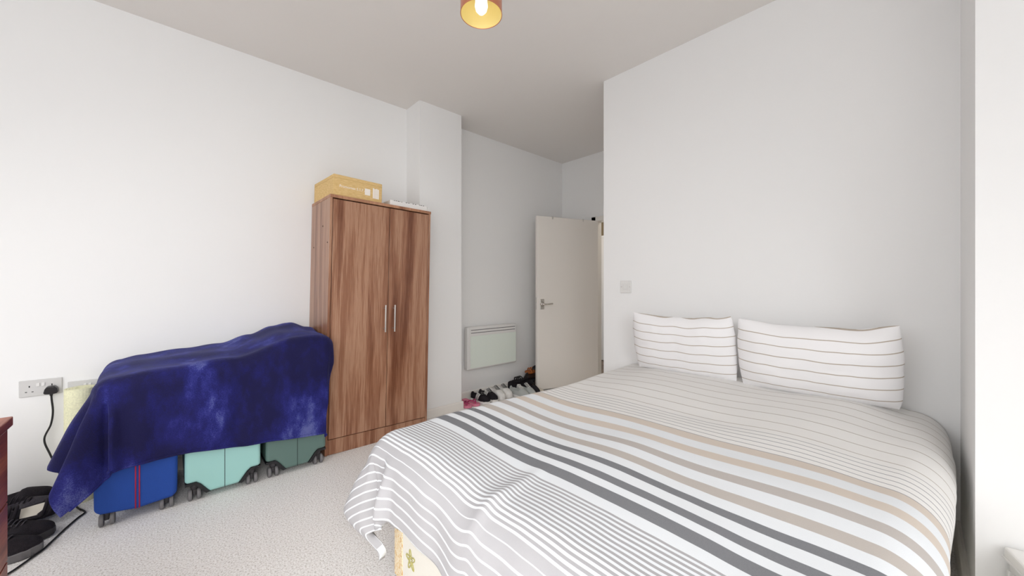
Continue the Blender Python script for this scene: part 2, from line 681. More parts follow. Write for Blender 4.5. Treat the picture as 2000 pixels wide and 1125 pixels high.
for xx in (dw - 0.20, dw - 0.62):
    bm = bmesh.new()
    add_box(bm, (xx - 0.009, dt - 0.010, dh - 0.002), (xx + 0.009, dt + 0.004, dh + 0.006), 0.002, 1)
    add_box(bm, (xx - 0.008, dt, dh - 0.026), (xx + 0.008, dt + 0.005, dh + 0.003), 0.002, 1)
    obj('over_door_clip', bm, M_steel, leaf)
for zz in (0.2, 1.0, 1.76):
    bm = bmesh.new()
    add_tube(bm, [(-0.006, dt * 0.15, zz), (-0.006, dt * 0.15, zz + 0.1)], 0.006, 10)
    obj('hinge', bm, M_steel, leaf, True)

bm = bmesh.new()
for (y0, y1, z0, z1) in ((DY0 - 0.06, DY0 + 0.02, 0, DZ + 0.05), (DY1 - 0.006, DY1 + 0.058, 0, DZ + 0.05)):
    add_box(bm, (XB - 0.018, y0, z0), (XB + 0.001, y1, z1), 0.004, 2)
add_box(bm, (XB - 0.018, DY0 - 0.06, DZ - 0.004), (XB + 0.001, DY1 + 0.058, DZ + 0.05), 0.004, 2)
add_box(bm, (XB, DY0, 0), (XB + T, DY0 + 0.025, DZ))
add_box(bm, (XB, DY1 - 0.010, 0), (XB + T, DY1 + 0.001, DZ))
add_box(bm, (XB, DY0, DZ - 0.008), (XB + T, DY1, DZ + 0.001))
struct(obj('trim_1', bm, M_gloss))

# ------------------------------------------------------------------ divan bed
bed = thing('divan_bed', 'cream double divan bed with printed border, mostly under the striped duvet', 'bed', (0, 0, 0))
BX0, BX1, BY0, BY1 = 0.665, 2.575, 0.0, 1.415
box('base', (BX0, BY0, 0.045), (BX1, BY1, 0.33), M_mattress, bed, 0.014, 3)
mt = box('mattress', (BX0 + 0.02, BY0 + 0.02, 0.33), (BX1, BY1 - 0.02, 0.535), M_mattress, bed, 0.05, 5)
for p in mt.data.polygons:
    p.use_smooth = True
box('border_strip', (BX0 - 0.0025, BY1 - 0.075, 0.05), (BX0 + 0.012, BY1 - 0.008, 0.325), M_border, bed, 0.002, 1)
for ix, (fx, fy) in enumerate(((0.72, 0.06), (0.72, BY1 - 0.08), (2.5, 0.06), (2.5, BY1 - 0.08))):
    bm = bmesh.new()
    add_lathe(bm, [(0.022, 0.0), (0.024, 0.006), (0.018, 0.05)], 16, (fx, fy, 0.0))
    obj('foot', bm, M_black, bed, True)


def star_outline(cy, cz, R, r, rot):
    bm = bmesh.new()
    for s, w in ((1.0, 0.0022), (0.42, 0.0016)):
        pts = []
        for q in range(41):
            a = 2 * PI * q / 40
            rad = s * (lerp(r, R, (0.5 + 0.5 * math.cos(5 * a)) ** 1.4))
            pts.append((BX0 - 0.0015, cy + rad * math.sin(a + rot) * 0.9, cz + rad * math.cos(a + rot)))
        add_tube(bm, pts, w, 6, False)
    return bm


for cy, cz, rot in ((1.275, 0.17, 0.15), (0.98, 0.20, 0.5), (0.62, 0.15, 0.2), (0.30, 0.20, 0.7)):
    obj('star_motif', star_outline(cy, cz, 0.038, 0.015, rot), M_motif, bed)

# ------------------------------------------------------------------ duvet
R0 = 0.12
RX0, RX1, RY0, RY1 = 0.70, 2.60, 0.030, 1.42


def right_edge(x):
    return lerp(0.072, 0.022, sstep(1.2, 2.25, x))



def duvet_top(x, y):
    h = 0.600
    h += 0.034 * sstep(1.7, 2.35, x) * sstep(-0.05, 0.25, y) * (1 - sstep(1.15, 1.45, y))
    h += 0.016 * N(x * 1.7 + 3, y * 1.5, 0.3) + 0.007 * N(x * 4.2, y * 3.1 + 7, 1.0)
    # long soft ripples across the stripes and a crease towards the foot
    h += 0.005 * math.sin(9.5 * y + 2.2 * math.sin(2.4 * x) + 0.6) * sstep(0.0, 0.2, y)
    h += 0.013 * math.exp(-((y - 0.80 - 0.10 * (x - 0.7)) / 0.026) ** 2) * (1 - sstep(0.62, 0.98, x))
    h -= 0.007 * math.exp(-((y - 0.88 - 0.10 * (x - 0.7)) / 0.045) ** 2) * (1 - sstep(0.62, 0.98, x))
    return h


def duvet_F(i, j):
    b = lerp(-0.300, 1.86, j)
    # hem position along the foot wavers a little
    hem = 0.385 + 0.018 * N(b * 3.0, 5.5) + 0.008 * N(b * 11, 2.2) - 0.13 * sstep(1.30, 1.46, b)
    a = lerp(hem, 2.585, i)
    cx = max(RX0, min(RX1, a))
    cy = max(right_edge(cx), min(RY1, b))
    dx, dy = a - cx, b - cy
    # right side hangs a little shorter towards the foot
    e = math.hypot(dx, dy)
    if e < 1e-9:
        return (a, b, duvet_top(a, b)), (a, b)
    ux, uy = dx / e, dy / e
    if dx < 0 and dy > 0 and e > 0.40:
        e = 0.40 + (e - 0.40) * 0.62
    H = duvet_top(cx, cy)
    arc = R0 * PI / 2
    if e < arc:
        out, drop = R0 * math.sin(e / R0), R0 * (1 - math.cos(e / R0))
    else:
        ee = e - arc
        fl = 0.10 if uy > -0.5 else -0.10
        out, drop = R0 + fl * ee, R0 + ee * math.sqrt(1 - fl * fl)
    w = sstep(0.03, arc * 1.3, e)
    px, py = cx + 0.22 * ux, cy + 0.22 * uy
    fold = 0.022 * N(px * 5.0, py * 5.0, e * 0.9) + 0.010 * N(px * 12, py * 12, e * 2.0 + 4)
    phi = math.degrees(math.atan2(uy, -ux)) if dx < 0 and dy > 0 else (0 if dx < 0 else 90)
    if dx < 0 and dy > 0:        # gathered corner at the foot: ridge, tuck, then a flaring tail
        g = sstep(0.08, 0.30, e)
        fold += g * (-0.035 * math.exp(-((phi - 6) / 9.0) ** 2)
                     + (0.030 + 0.34 * max(0.0, e - 0.20)) * math.exp(-((phi - 50) / 24.0) ** 2) - 0.02 * math.exp(-((phi - 86) / 9.0) ** 2))
    elif dx < 0:
        g = sstep(0.08, 0.30, e)
        fold += g * (0.045 * math.exp(-((b - 1.295) / 0.030) ** 2) - 0.055 * math.exp(-((b - 1.352) / 0.022) ** 2) - 0.045 * math.exp(-((b - 1.40) / 0.04) ** 2))
    out += w * fold * (0.35 if uy < -0.5 else 1.0)
    x, y, z = cx + ux * out, cy + uy * out, H - drop
    if dx < 0 and dy > 0:
        tt = 0.94 * sstep(0.385, 0.52, e) * math.exp(-((phi - 42) / (34.0 if phi > 42 else 70.0)) ** 2)
        x, y = lerp(x, 0.605, tt), lerp(y, 1.385, tt)
    y = max(y, YP + 0.022)
    # keep the cloth outside the mattress and base
    if z < 0.545 and x > BX0 - 0.02 and dx < -0.1 and abs(uy) < 0.9:
        x = min(x, BX0 - 0.03)
    return (x, y, z), (a, b)


duvet = grid_obj('duvet', duvet_F, 280, 260, M_duvet, None, 0.028, -1)
tag(duvet, 'grey, beige and white striped duvet spread over the divan bed', 'duvet')
tx = duvet.modifiers.new('smooth', 'SMOOTH')
tx.iterations = 1

# ------------------------------------------------------------------ pillows
def pillow(name, label, yc, W, Hh, Tk, seed, base, tilt):
    def F(i, j):
        # go round the pillow: j runs front bottom -> top -> back bottom
        u = lerp(-1, 1, i)
        side = 1 if j <= 0.5 else -1
        v = lerp(-1, 1, j * 2) if j <= 0.5 else lerp(1, -1, (j - 0.5) * 2)
        u, v = math.sin(u * PI / 2), math.sin(v * PI / 2)
        th = Tk * (max(0, 1 - abs(u) ** 3.2) ** 0.55) * (max(0, 1 - abs(v) ** 2.6) ** 0.6)
        th *= 1 + 0.12 * N(u * 1.4 + seed, v * 1.4)
        x = u * W / 2 * (0.955 + 0.045 * (1 - v * v) + 0.02 * N(v * 3 + seed, u))
        sag = 0.020 * (1 - u * u) * sstep(0.2, 1.0, v)
        z = (v * 0.5 + 0.5) * Hh * (1 - 0.02 * (1 - u * u)) - sag + 0.012 * N(u * 2.1 + seed, v, 3) * sstep(0, 1, v)
        wr = 0.004 * N(u * 7 + seed, v * 5) * (1 - abs(u) ** 6) * (1 - abs(v) ** 6)
        y = side * th + wr + 0.004
        # local: x along the wall, y away from the wall, z up; the flat seam edge stands out at the ends
        return (x, y, z), (u * W / 2, (v * 0.5 + 0.5) * Hh + 0.012 + 0.006 * N(u * 3 + seed, 0.5))
    o = grid_obj(name, F, 70, 110, M_pillow)
    o.location = base
    # local +Y (front) -> world -X, local X -> world -Y
    o.rotation_euler = (tilt[0], tilt[1], PI / 2)
    tag(o, label, 'pillow')
    return o


pillow('pillow', 'striped pillow leaning on the wall at the left of the bed, nearer the door', 1.04, 0.645, 0.398, 0.070, 1.3, (2.470, 1.034, 0.628), (math.radians(-11), math.radians(0.6), 0))
pillow('pillow', 'striped pillow leaning on the wall at the right of the bed, nearer the pillar', 0.385, 0.660, 0.395, 0.080, 7.7, (2.455, 0.370, 0.626), (math.radians(-12), math.radians(0.2), 0))

# ------------------------------------------------------------------ wardrobe
W0, WW, WD, WH = 0.805, 0.80, 0.450, 1.838
ward = thing('wardrobe', 'tall walnut effect two door wardrobe standing beside the blanket covered suitcases', 'wardrobe', (W0, 2.80, 0.005), (0, math.radians(1.2), 0))
wt = 0.018
box('side_panel', (0, 0.0, 0), (wt, WD, WH - 0.022), M_walnut, ward, 0.0012, 1)
box('side_panel', (WW - wt, 0.0, 0), (WW, WD, WH - 0.022), M_walnut, ward, 0.0012, 1)
box('top_panel', (-0.001, -0.006, WH - 0.022), (WW + 0.001, WD, WH), M_walnut_edge, ward, 0.002, 2)
box('back_panel', (wt, WD - 0.008, 0.06), (WW - wt, WD - 0.002, WH - 0.022), M_walnut, ward)
box('plinth', (wt, 0.006, 0), (WW - wt, 0.022, 0.105), M_walnut, ward, 0.001, 1)
box('floor_panel', (wt, 0.022, 0.09), (WW - wt, WD - 0.01, 0.107), M_walnut, ward)
dwid = 0.437 - 0.003
doorL = box('door', (wt + 0.003, -0.002, 0.112), (0.437, 0.016, WH - 0.030), M_walnut, ward, 0.0012, 1)
doorR = box('door', (0.441, -0.002, 0.112), (WW - wt - 0.003, 0.016, WH - 0.030), M_walnut, ward, 0.0012, 1)
for dd, hx in ((doorL, 0.407), (doorR, 0.482)):
    bm = bmesh.new()
    add_tube(bm, [(hx, -0.034, 0.846), (hx, -0.034, 1.053)], 0.006, 14)
    for zz in (0.872, 1.027):
        add_tube(bm, [(hx, -0.002, zz), (hx, -0.034, zz)], 0.0045, 12)
    obj('handle', bm, M_steel, dd)
sp = [c for c in ward.children if c.name.startswith('side_panel')][0]
for yy, zz in ((0.155, 1.628), (0.040, 1.50), (0.375, 1.488)):
    bm = bmesh.new()
    add_lathe(bm, [(0.0, -0.0025), (0.005, -0.002), (0.0055, 0.001)], 12, (0, yy, zz), 'X')
    obj('screw_cap', bm, M_brownleather, sp, True)

# cardboard box and white carton on the wardrobe
WT = WH + 0.003
bx = thing('cardboard_box', 'flat tan cardboard box with white print on top of the wardrobe', 'box', (0.868, 2.815, WT + 0.001), (0, math.radians(1.2), math.radians(2.5)))
box('carton', (0, 0, 0), (0.362, 0.405, 0.153), M_card, bx, 0.002, 1)
bm = bmesh.new()
add_box(bm, (0.001, -0.0012, 0.128), (0.361, 0.0, 0.1295))
add_box(bm, (-0.0012, 0.001, 0.128), (0.0, 0.404, 0.1295))
obj('lid_edge', bm, mat('card_crease', srgb(196, 164, 108), 0.8), bx)


def lettering(name, text, size, loc, rot, m, parent, ext=0.0006):
    cu = bpy.data.curves.new(name, 'FONT')
    cu.body = text
    cu.size = size
    cu.extrude = ext
    tmp = bpy.data.objects.new('tmp_text', cu)
    COL.objects.link(tmp)
    dg = bpy.context.evaluated_depsgraph_get()
    me = bpy.data.meshes.new_from_object(tmp.evaluated_get(dg))
    bpy.data.objects.remove(tmp)
    bpy.data.curves.remove(cu)
    me.materials.clear()
    me.materials.append(m)
    o = bpy.data.objects.new(name, me)
    COL.objects.link(o)
    o.parent = parent
    o.location = loc
    o.rotation_euler = rot
    return o


lettering('printed_lettering', 'Promomax 5.1.7 A', 0.026, (0.040, -0.0008, 0.066), (PI / 2, math.radians(0), 0), M_print, bx)
bm = bmesh.new()
add_box(bm, (0.226, -0.0012, 0.045), (0.268, 0.0, 0.093))
obj('white_sticker', bm, M_print, bx)
bm = bmesh.new()
for q in range(4):
    add_box(bm, (0.288 + q * 0.0125, -0.0012, 0.030), (0.2985 + q * 0.0125, 0.0, 0.108 - 0.004 * (q % 2)))
obj('printed_panel', bm, M_print, bx)

wc = thing('flat_white_carton', 'flat white carton with black marks lying beside the cardboard box on the wardrobe', 'box', (1.300, 2.835, WT - 0.008), (0, math.radians(1.2), math.radians(-1)))
box('carton', (0, 0, 0), (0.325, 0.30, 0.050), M_paper, wc, 0.006, 3)
bm = bmesh.new()
bm.free()
rr = random.Random(3)
x = 0.03
while x < 0.29:
    w = rr.uniform(0.004, 0.016)
    if not (0.10 < x < 0.125 or 0.16 < x < 0.18 or 0.215 < x < 0.235):
        box('printed_mark', (x, -0.0008, 0.0435), (x + w, 0.003, 0.0475), M_blackprint, wc)
    x += w + rr.uniform(0.004, 0.012)
bm = bmesh.new()
add_tube(bm, spline([(0.322, 0.02, 0.012), (0.338, 0.01, 0.030), (0.333, 0.03, 0.046), (0.324, 0.05, 0.02)], 5), 0.004, 8)
obj('torn_tape', bm, M_paper, wc, True)

# ------------------------------------------------------------------ suitcases
def caster(parent, x, y, r=0.030):
    bm = bmesh.new()
    add_lathe(bm, [(0.0, 0.092), (0.016, 0.092), (0.018, 0.070), (0.012, 0.055), (0.0, 0.052)], 14, (x, y, 0))
    add_box(bm, (x - 0.008, y - 0.012, r - 0.004), (x + 0.008, y + 0.016, 0.062), 0.003, 2)
    cs = obj('caster', bm, M_darkgrey, parent, True)
    for s in (-1, 1):
        bm = bmesh.new()
        x0 = x + s * 0.010
        x1 = x + s * 0.028
        a, b = min(x0, x1), max(x0, x1)
        add_lathe(bm, [(0.006, a), (r - 0.006, a), (r, a + 0.003), (r, b - 0.003), (r - 0.004, b), (r - 0.009, b - 0.002), (0.005, b - 0.002)], 24, (x, y - 0.004, r), 'X')
        bmesh.ops.translate(bm, verts=bm.verts, vec=(-x, 0, 0))
        obj('wheel', bm, M_grey, cs, True)


def suitcase(label, x0, x1, y0, y1, top, m, soft=False, lowz=0.035, trimmed=True, group=None, rotz=0.0):
    xc, yc = (x0 + x1) / 2, (y0 + y1) / 2
    t = thing('suitcase', label, 'suitcase', (xc, yc, 0), (0, 0, rotz), group)
    w, d = (x1 - x0) / 2, (y1 - y0) / 2
    if soft:
        bm = bmesh.new()
        out = [(-w, 0.085), (-w + 0.02, 0.070), (0, 0.052), (w - 0.02, 0.062), (w, 0.078), (w + 0.004, 0.4), (w, top - 0.03), (w - 0.03, top), (-w + 0.03, top), (-w, top - 0.03), (-w - 0.004, 0.4)]
        add_prism(bm, out, -d, d)
    else:
        c, cz = 0.078, 0.105
        bm = bmesh.new()
        out = [(-w, cz), (-w + c * 0.62, cz), (-w + c * 0.86, cz - 0.016), (-w + c * 1.25, lowz + 0.012), (-w + c * 1.38, lowz),
               (w - c * 1.38, lowz), (w - c * 1.25, lowz + 0.012), (w - c * 0.86, cz - 0.016), (w - c * 0.62, cz), (w, cz), (w, top - 0.04), (w - 0.012, top - 0.012), (w - 0.04, top), (-w + 0.04, top), (-w + 0.012, top - 0.012), (-w, top - 0.04)]
        add_prism(bm, out, -d, d)
    sh = obj('shell', bm, m, t)
    bevel_mod(sh, 0.018, 4, 50)
    if trimmed:
        for s in (-1, 1):
            bm = bmesh.new()
            o1 = [(s * w * 0.992, 0.106), (s * (w - c * 0.62), 0.106), (s * (w - c * 0.86), 0.090), (s * (w - c * 1.25), lowz + 0.014), (s * (w - c * 1.42), lowz + 0.001)]
            o2 = [(s * (w - c * 1.18), lowz - 0.003), (s * (w - c * 0.98), lowz + 0.012), (s * (w - c * 0.72), 0.078), (s * (w - c * 0.56), 0.092), (s * w * 0.992, 0.092)]
            add_prism(bm, o1 + o2, -d + 0.004, d - 0.004)
            obj('base_trim', bm, M_blackgloss, t)
    # centre seam
    bm = bmesh.new()
    sz0 = lowz + 0.004 if not soft else 0.058
    if soft:
        bm.free()
        for s in (-0.007, 0.007):
            bm = bmesh.new()
            add_tube(bm, [(s, -d - 0.001, sz0), (s, -d - 0.003, 0.3), (s, -d - 0.001, top - 0.03)], 0.0028, 8)
            obj('zip_tape', bm, M_red, t, True)
    else:
        add_box(bm, (-0.0015, -d - 0.0008, sz0), (0.0015, -d + 0.004, top - 0.03))
        obj('seam', bm, M_seam, t)
    bm = bmesh.new()
    add_tube(bm, spline([(-0.09, 0, top - 0.003), (-0.085, 0, top + 0.012), (-0.05, 0, top + 0.016), (0.05, 0, top + 0.016), (0.085, 0, top + 0.012), (0.09, 0, top - 0.003)], 4), 0.008, 8)
    bmesh.ops.rotate(bm, verts=bm.verts, cent=(0, 0, 0), matrix=Matrix.Rotation(PI / 2, 3, 'Z'))
    obj('carry_handle', bm, M_black, t, True)
    for sx in (-1, 1):
        for sy in (-1, 1):
            caster(t, sx * (w - 0.042), sy * (d - 0.042))
    return t


suitcase('royal blue soft suitcase with a red centre zip, leftmost under the blanket', -0.262, 0.040, 2.70, 3.16, 0.69, M_bluecase, True, trimmed=False)
suitcase('mint green hard suitcase between the blue one and the dark green one', 0.070, 0.418, 2.70, 3.18, 0.74, M_tealcase)
suitcase('dark green hard suitcase next to the wardrobe', 0.445, 0.788, 2.705, 3.20, 0.82, M_greencase)

# ------------------------------------------------------------------ navy blanket
BR = 0.075
CX0, CX1, CY0, CY1 = -0.20, 0.765, 2.745, 3.225


def blanket_top(x, y):
    back = interp(x, [(-0.28, 0.735), (-0.12, 0.772), (0.08, 0.785), (0.26, 0.808), (0.42, 0.855), (0.56, 0.905), (0.66, 0.925), (0.76, 0.885), (0.83, 0.84)])
    front = interp(x, [(-0.28, 0.725), (0.3, 0.775), (0.6, 0.865), (0.74, 0.87), (0.8, 0.85)])
    t = sstep(2.70, 3.12, y)
    return lerp(front, back, t) + 0.008 * N(x * 6, y * 6, 2) + 0.004 * math.sin(26 * y + 5 * x)


def blanket_F(i, j):
    # i runs from the left hem to the right hem, j from the wall to the front hem
    LE, RE = 0.46, 0.20
    s = lerp(-LE, (CX1 - CX0) + RE, i)
    a = CX0 + s
    # front hem height
    x_c = max(CX0, min(CX1, a))
    hemz = interp(x_c, [(-0.2, 0.285), (0.07, 0.290), (0.41, 0.250), (0.76, 0.215)])
    Hf = blanket_top(x_c, CY0)
    fe = (Hf - BR - hemz) + BR * PI / 2
    b = lerp(CY1, CY0, j / 0.4) if j < 0.4 else CY0 - fe * (j - 0.4) / 0.6
    cx, cy = x_c, max(CY0, b)
    dx, dy = a - cx, b - cy
    if dx < 0:
        dx *= 1 - 0.78 * sstep(3.02, 3.11, b)
    e = math.hypot(dx, dy)
    if e < 1e-9:
        return (a, b, blanket_top(a, b)), (a, b)
    ux, uy = dx / e, dy / e
    H = blanket_top(cx, cy)
    arc = BR * PI / 2
    corner_l = dx < 0 and dy < 0
    fl = 0.0
    if dx < 0:
        phi = math.degrees(math.atan2(-ux, -uy))    # 0 front .. 90 left
        fl = 0.36 * sstep(18, 60, phi)
        if corner_l and e > 0.52:
            e = 0.52 + (e - 0.52) * 0.75
    else:
        phi = -1
    if e < arc:
        out, drop = BR * math.sin(e / BR), BR * (1 - math.cos(e / BR))
    else:
        ee = e - arc
        out, drop = BR + fl * ee, BR + ee * math.sqrt(1 - fl * fl)
    w = sstep(0.04, 0.30, e)
    px, py = cx + 0.20 * ux, cy + 0.20 * uy
    fold = 0.020 * N(px * 6.5, py * 6.5, e * 1.1) + 0.006 * N(px * 15, py * 15, e * 3)
    if dx < 0:
        g = sstep(0.06, 0.28, e)
        fold += g * (0.030 * math.exp(-((phi - 3) / 6.0) ** 2) - 0.050 * math.exp(-((phi - 16) / 7.0) ** 2)
                     + 0.030 * math.exp(-((phi - 44) / 13.0) ** 2) - 0.045 * math.exp(-((phi - 68) / 8.0) ** 2) + 0.012 * math.exp(-((phi - 88) / 8.0) ** 2))
    elif dx == 0:
        fold += sstep(0.06, 0.28, e) * 0.030 * math.exp(-((cx - CX0) / 0.022) ** 2)
    # bunched right end beside the wardrobe
    fold += 0.020 * math.exp(-((cx - 0.735) / 0.10) ** 2) * math.exp(-((e - 0.16) / 0.10) ** 2)
    out += w * fold
    x, y, z = cx + ux * out, cy + uy * out, H - drop
    if dx > 0 or x > 0.78:
        lim = 0.796 if y > 2.775 else 0.835
        lim -= 0.055 * sstep(0.62, 0.30, z) if y <= 2.775 else 0
        x = min(x, lim)
    # plush surface does not sink into the cases
    if -0.28 < x < 0.80 and z < 0.70:
        y = min(y, 2.683) if (dy < 0 and abs(uy) > 0.75) else y
    return (x, y, min(z, H + 0.02)), (a, b)


blanket = grid_obj('plush_blanket', blanket_F, 240, 200, M_blanket, None, 0.012, 1)
tag(blanket, 'navy blue plush blanket draped over the three suitcases by the left wall', 'blanket')
bm = bmesh.new()
add_tube(bm, [blanket_F(q / 160, 0.997)[0] for q in range(4, 158)], 0.0065, 8)
hm = obj('hem', bm, M_blanket, blanket, True)
sm = blanket.modifiers.new('smooth', 'SMOOTH')
sm.iterations = 3

# ------------------------------------------------------------------ yoga mat roll
bm = bmesh.new()
pts_o = []
turns = 4.3
sp_pts = [(0.012 + 0.0108 * a / (2 * PI), a) for a in [q * 0.2 for q in range(int(turns * 2 * PI / 0.2) + 1)]]
outer, inner = [], []
for r, a in sp_pts:
    outer.append(((r + 0.0085) * math.cos(a), (r + 0.0085) * math.sin(a)))
    inner.append((r * math.cos(a), r * math.sin(a)))
n = len(sp_pts)
Vt = [[bm.verts.new((x, y, z)) for (x, y) in L_] for L_ in (outer, inner) for z in (0.0, 0.625)]
o0, o1, i0, i1 = Vt
for q in range(n - 1):
    bm.faces.new((o0[q], o0[q + 1], o1[q + 1], o1[q]))
    bm.faces.new((i0[q], i1[q], i1[q + 1], i0[q + 1]))
    bm.faces.new((o1[q], o1[q + 1], i1[q + 1], i1[q]))
    bm.faces.new((o0[q], i0[q], i0[q + 1], o0[q + 1]))
bm.faces.new((o0[0], o1[0], i1[0], i0[0]))
bm.faces.new((o0[-1], i0[-1], i1[-1], o1[-1]))
yoga = obj('yoga_mat', bm, M_yoga, None, False, (-0.357, 3.165, 0.0))
tag(yoga, 'rolled pale yellow foam mat standing upright behind the navy blanket', 'exercise mat')

# ------------------------------------------------------------------ wall sockets, plug, cable, switch
def socket(label, x0, zc, ycut=YL):
    t = thing('wall_socket', label, 'socket', (x0, ycut, zc))
    w, h = 0.150, 0.088
    box('face_plate', (0, -0.010, -h / 2), (w, 0, h / 2), M_plastic2, t, 0.003, 2)
    for cx in (0.036, 0.114):
        box('pin_slot', (cx - 0.002, -0.0108, 0.006), (cx + 0.002, -0.0095, 0.015), M_hole, t)
        for s in (-1, 1):
            box('pin_slot', (cx + s * 0.011 - 0.0035, -0.0108, -0.020), (cx + s * 0.011 + 0.0035, -0.0095, -0.0165), M_hole, t)
    for cx in (0.066, 0.084):
        box('rocker_switch', (cx - 0.006, -0.0145, 0.008), (cx + 0.006, -0.009, 0.026), M_plastic, t, 0.002, 2)
    return t


socket('double wall socket with a black plug in its right outlet', -0.582, 0.637)
socket('pale socket plate just above the rolled yellow mat', -0.412, 0.606)

pl = thing('plug_and_cable', 'black plug in the wall socket with its cable hanging down to the floor', 'cable', (-0.468, YL - 0.011, 0.622))
bm = bmesh.new()
out = [(-0.022, -0.020), (-0.026, -0.014), (-0.022, 0.006), (-0.014, 0.020), (0.012, 0.021), (0.022, 0.010), (0.026, -0.012), (0.022, -0.020), (0.006, -0.023), (-0.006, -0.023)]
add_prism(bm, out, -0.036, 0.0)
bevel_mod(obj('plug', bm, M_blackgloss, pl), 0.006, 3)
px0, py0, pz0 = pl.location
wp = [(-0.468, 3.224, 0.605), (-0.466, 3.222, 0.570), (-0.462, 3.225, 0.50), (-0.470, 3.23, 0.43), (-0.492, 3.226, 0.355), (-0.470, 3.215, 0.27), (-0.435, 3.19, 0.17), (-0.41, 3.14, 0.08), (-0.36, 3.06, 0.012), (-0.335, 3.00, 0.008)]
bm = bmesh.new()
add_tube(bm, [Vector(p) - Vector((px0, py0, pz0)) for p in spline(wp, 10)], lambda t: 0.0062 if t < 0.06 else 0.0042, 10)
obj('cable', bm, M_black, pl, True)
wp = [(-0.332, 3.00, 0.006), (-0.318, 2.965, 0.006), (-0.318, 2.945, 0.006), (-0.335, 2.91, 0.006), (-0.365, 2.82, 0.006), (-0.398, 2.70, 0.006), (-0.412, 2.655, 0.006), (-0.432, 2.62, 0.006), (-0.455, 2.575, 0.006), (-0.485, 2.53, 0.006), (-0.56, 2.47, 0.006), (-0.66, 2.44, 0.006)]
bm = bmesh.new()
add_tube(bm, spline(wp, 8), 0.0042, 8)
tag(obj('power_cord', bm, M_black, None, True), 'thin black cord trailing over the carpet past the black shoes', 'cable')

sw = thing('wall_switch', 'square white wall plate on the bed wall beside the doorway recess', 'switch', (XR, 1.527, 1.189))
box('face_plate', (-0.010, -0.045, -0.047), (0, 0.045, 0.047), M_plastic, sw, 0.003, 2)
box('rocker', (-0.0145, -0.018, -0.020), (-0.009, 0.018, 0.020), M_plastic, sw, 0.003, 2)
for s in (-1, 1):
    bm = bmesh.new()
    add_lathe(bm, [(0.0, -0.0115), (0.0035, -0.011), (0.0035, -0.009)], 12, (0, s * 0.034, 0), 'X')
    obj('screw', bm, M_steel, sw, True)

# ------------------------------------------------------------------ panel heater
HX0, HW, HH, HZ = 2.293, 0.705, 0.452, 0.318
ht = thing('panel_heater', 'white wall mounted panel heater with a perforated grille in the alcove', 'heater', (HX0, YL, HZ))
bm = bmesh.new()
add_box(bm, (0.05, -0.022, 0.05), (HW - 0.05, 0.0, HH - 0.05))
obj('wall_bracket', bm, M_darkgrey, ht)
bm = bmesh.new()
add_box(bm, (0, -0.085, 0), (HW, -0.022, HH), 0.016, 4)
hb = obj('casing', bm, M_plastic, ht)
for p in hb.data.polygons:
    p.use_smooth = p.area < 0.01
box('grille', (0.040, -0.0872, 0.018), (HW - 0.016, -0.084, HH - 0.098), M_mesh, ht, 0.001, 1)
for zz in (HH - 0.038, HH - 0.068):
    box('air_slot', (0.045, -0.0858, zz), (HW - 0.03, -0.080, zz + 0.008), M_grey, ht, 0.001, 1)

# ------------------------------------------------------------------ shoes
def shoe_meshes(L, Wd, Hc, heel=0.028, open_=True, pointed=0.0):
    """sole outline and upper lofted along +X (toe)"""
    ts = [0.0, 0.03, 0.08, 0.16, 0.26, 0.38, 0.50, 0.62, 0.74, 0.84, 0.92, 0.97, 1.0]
    wd = [0.34, 0.55, 0.66, 0.70, 0.68, 0.70, 0.80, 0.94, 1.0, 0.93, 0.74, 0.50, 0.22]
    hh = [0.55, 0.88, 1.0, 1.0, 0.93, 0.90, 0.98, 0.82, 0.66, 0.54, 0.45, 0.36, 0.22]
    sole = bmesh.new()
    A, B = [], []
    for s in (1, -1):
        seq = list(zip(ts, wd)) if s == 1 else list(reversed(list(zip(ts, wd))))
        for t, w in seq:
            A.append((t * L, s * w * Wd / 2 * 1.04))
    bot = [sole.verts.new((x, y, 0.006 * max(0, (x / L - 0.8) / 0.2) if x / L > 0.8 else 0)) for x, y in A]
    top = [sole.verts.new((x, y, heel + (0.006 if x / L > 0.9 else 0))) for x, y in A]
    sole.faces.new(bot)
    sole.faces.new(list(reversed(top)))
    for q in range(len(A)):
        sole.faces.new((bot[q], top[q], top[(q + 1) % len(A)], bot[(q + 1) % len(A)]))
    up = bmesh.new()
    nseg = 18
    rings = []
    for t, w, h in zip(ts, wd, hh):
        ring = []
        for q in range(nseg + 1):
            th = PI * q / nseg
            cy, cz = math.cos(th), math.sin(th)
            y = math.copysign(abs(cy) ** 0.75, cy) * w * Wd / 2
            z = heel - 0.004 + (cz ** 0.75) * h * Hc
            if open_ and 0.05 < t < 0.52 and abs(th - PI / 2) < 0.95:
                z = heel + 0.012
                y *= 0.9
            ring.append(up.verts.new((t * L, y, z)))
        rings.append(ring)
    for a, b in zip(rings, rings[1:]):
        for q in range(nseg):
            up.faces.new((a[q], a[q + 1], b[q + 1], b[q]))
    up.faces.new(rings[0])
    up.faces.new(list(reversed(rings[-1])))
    return sole, up


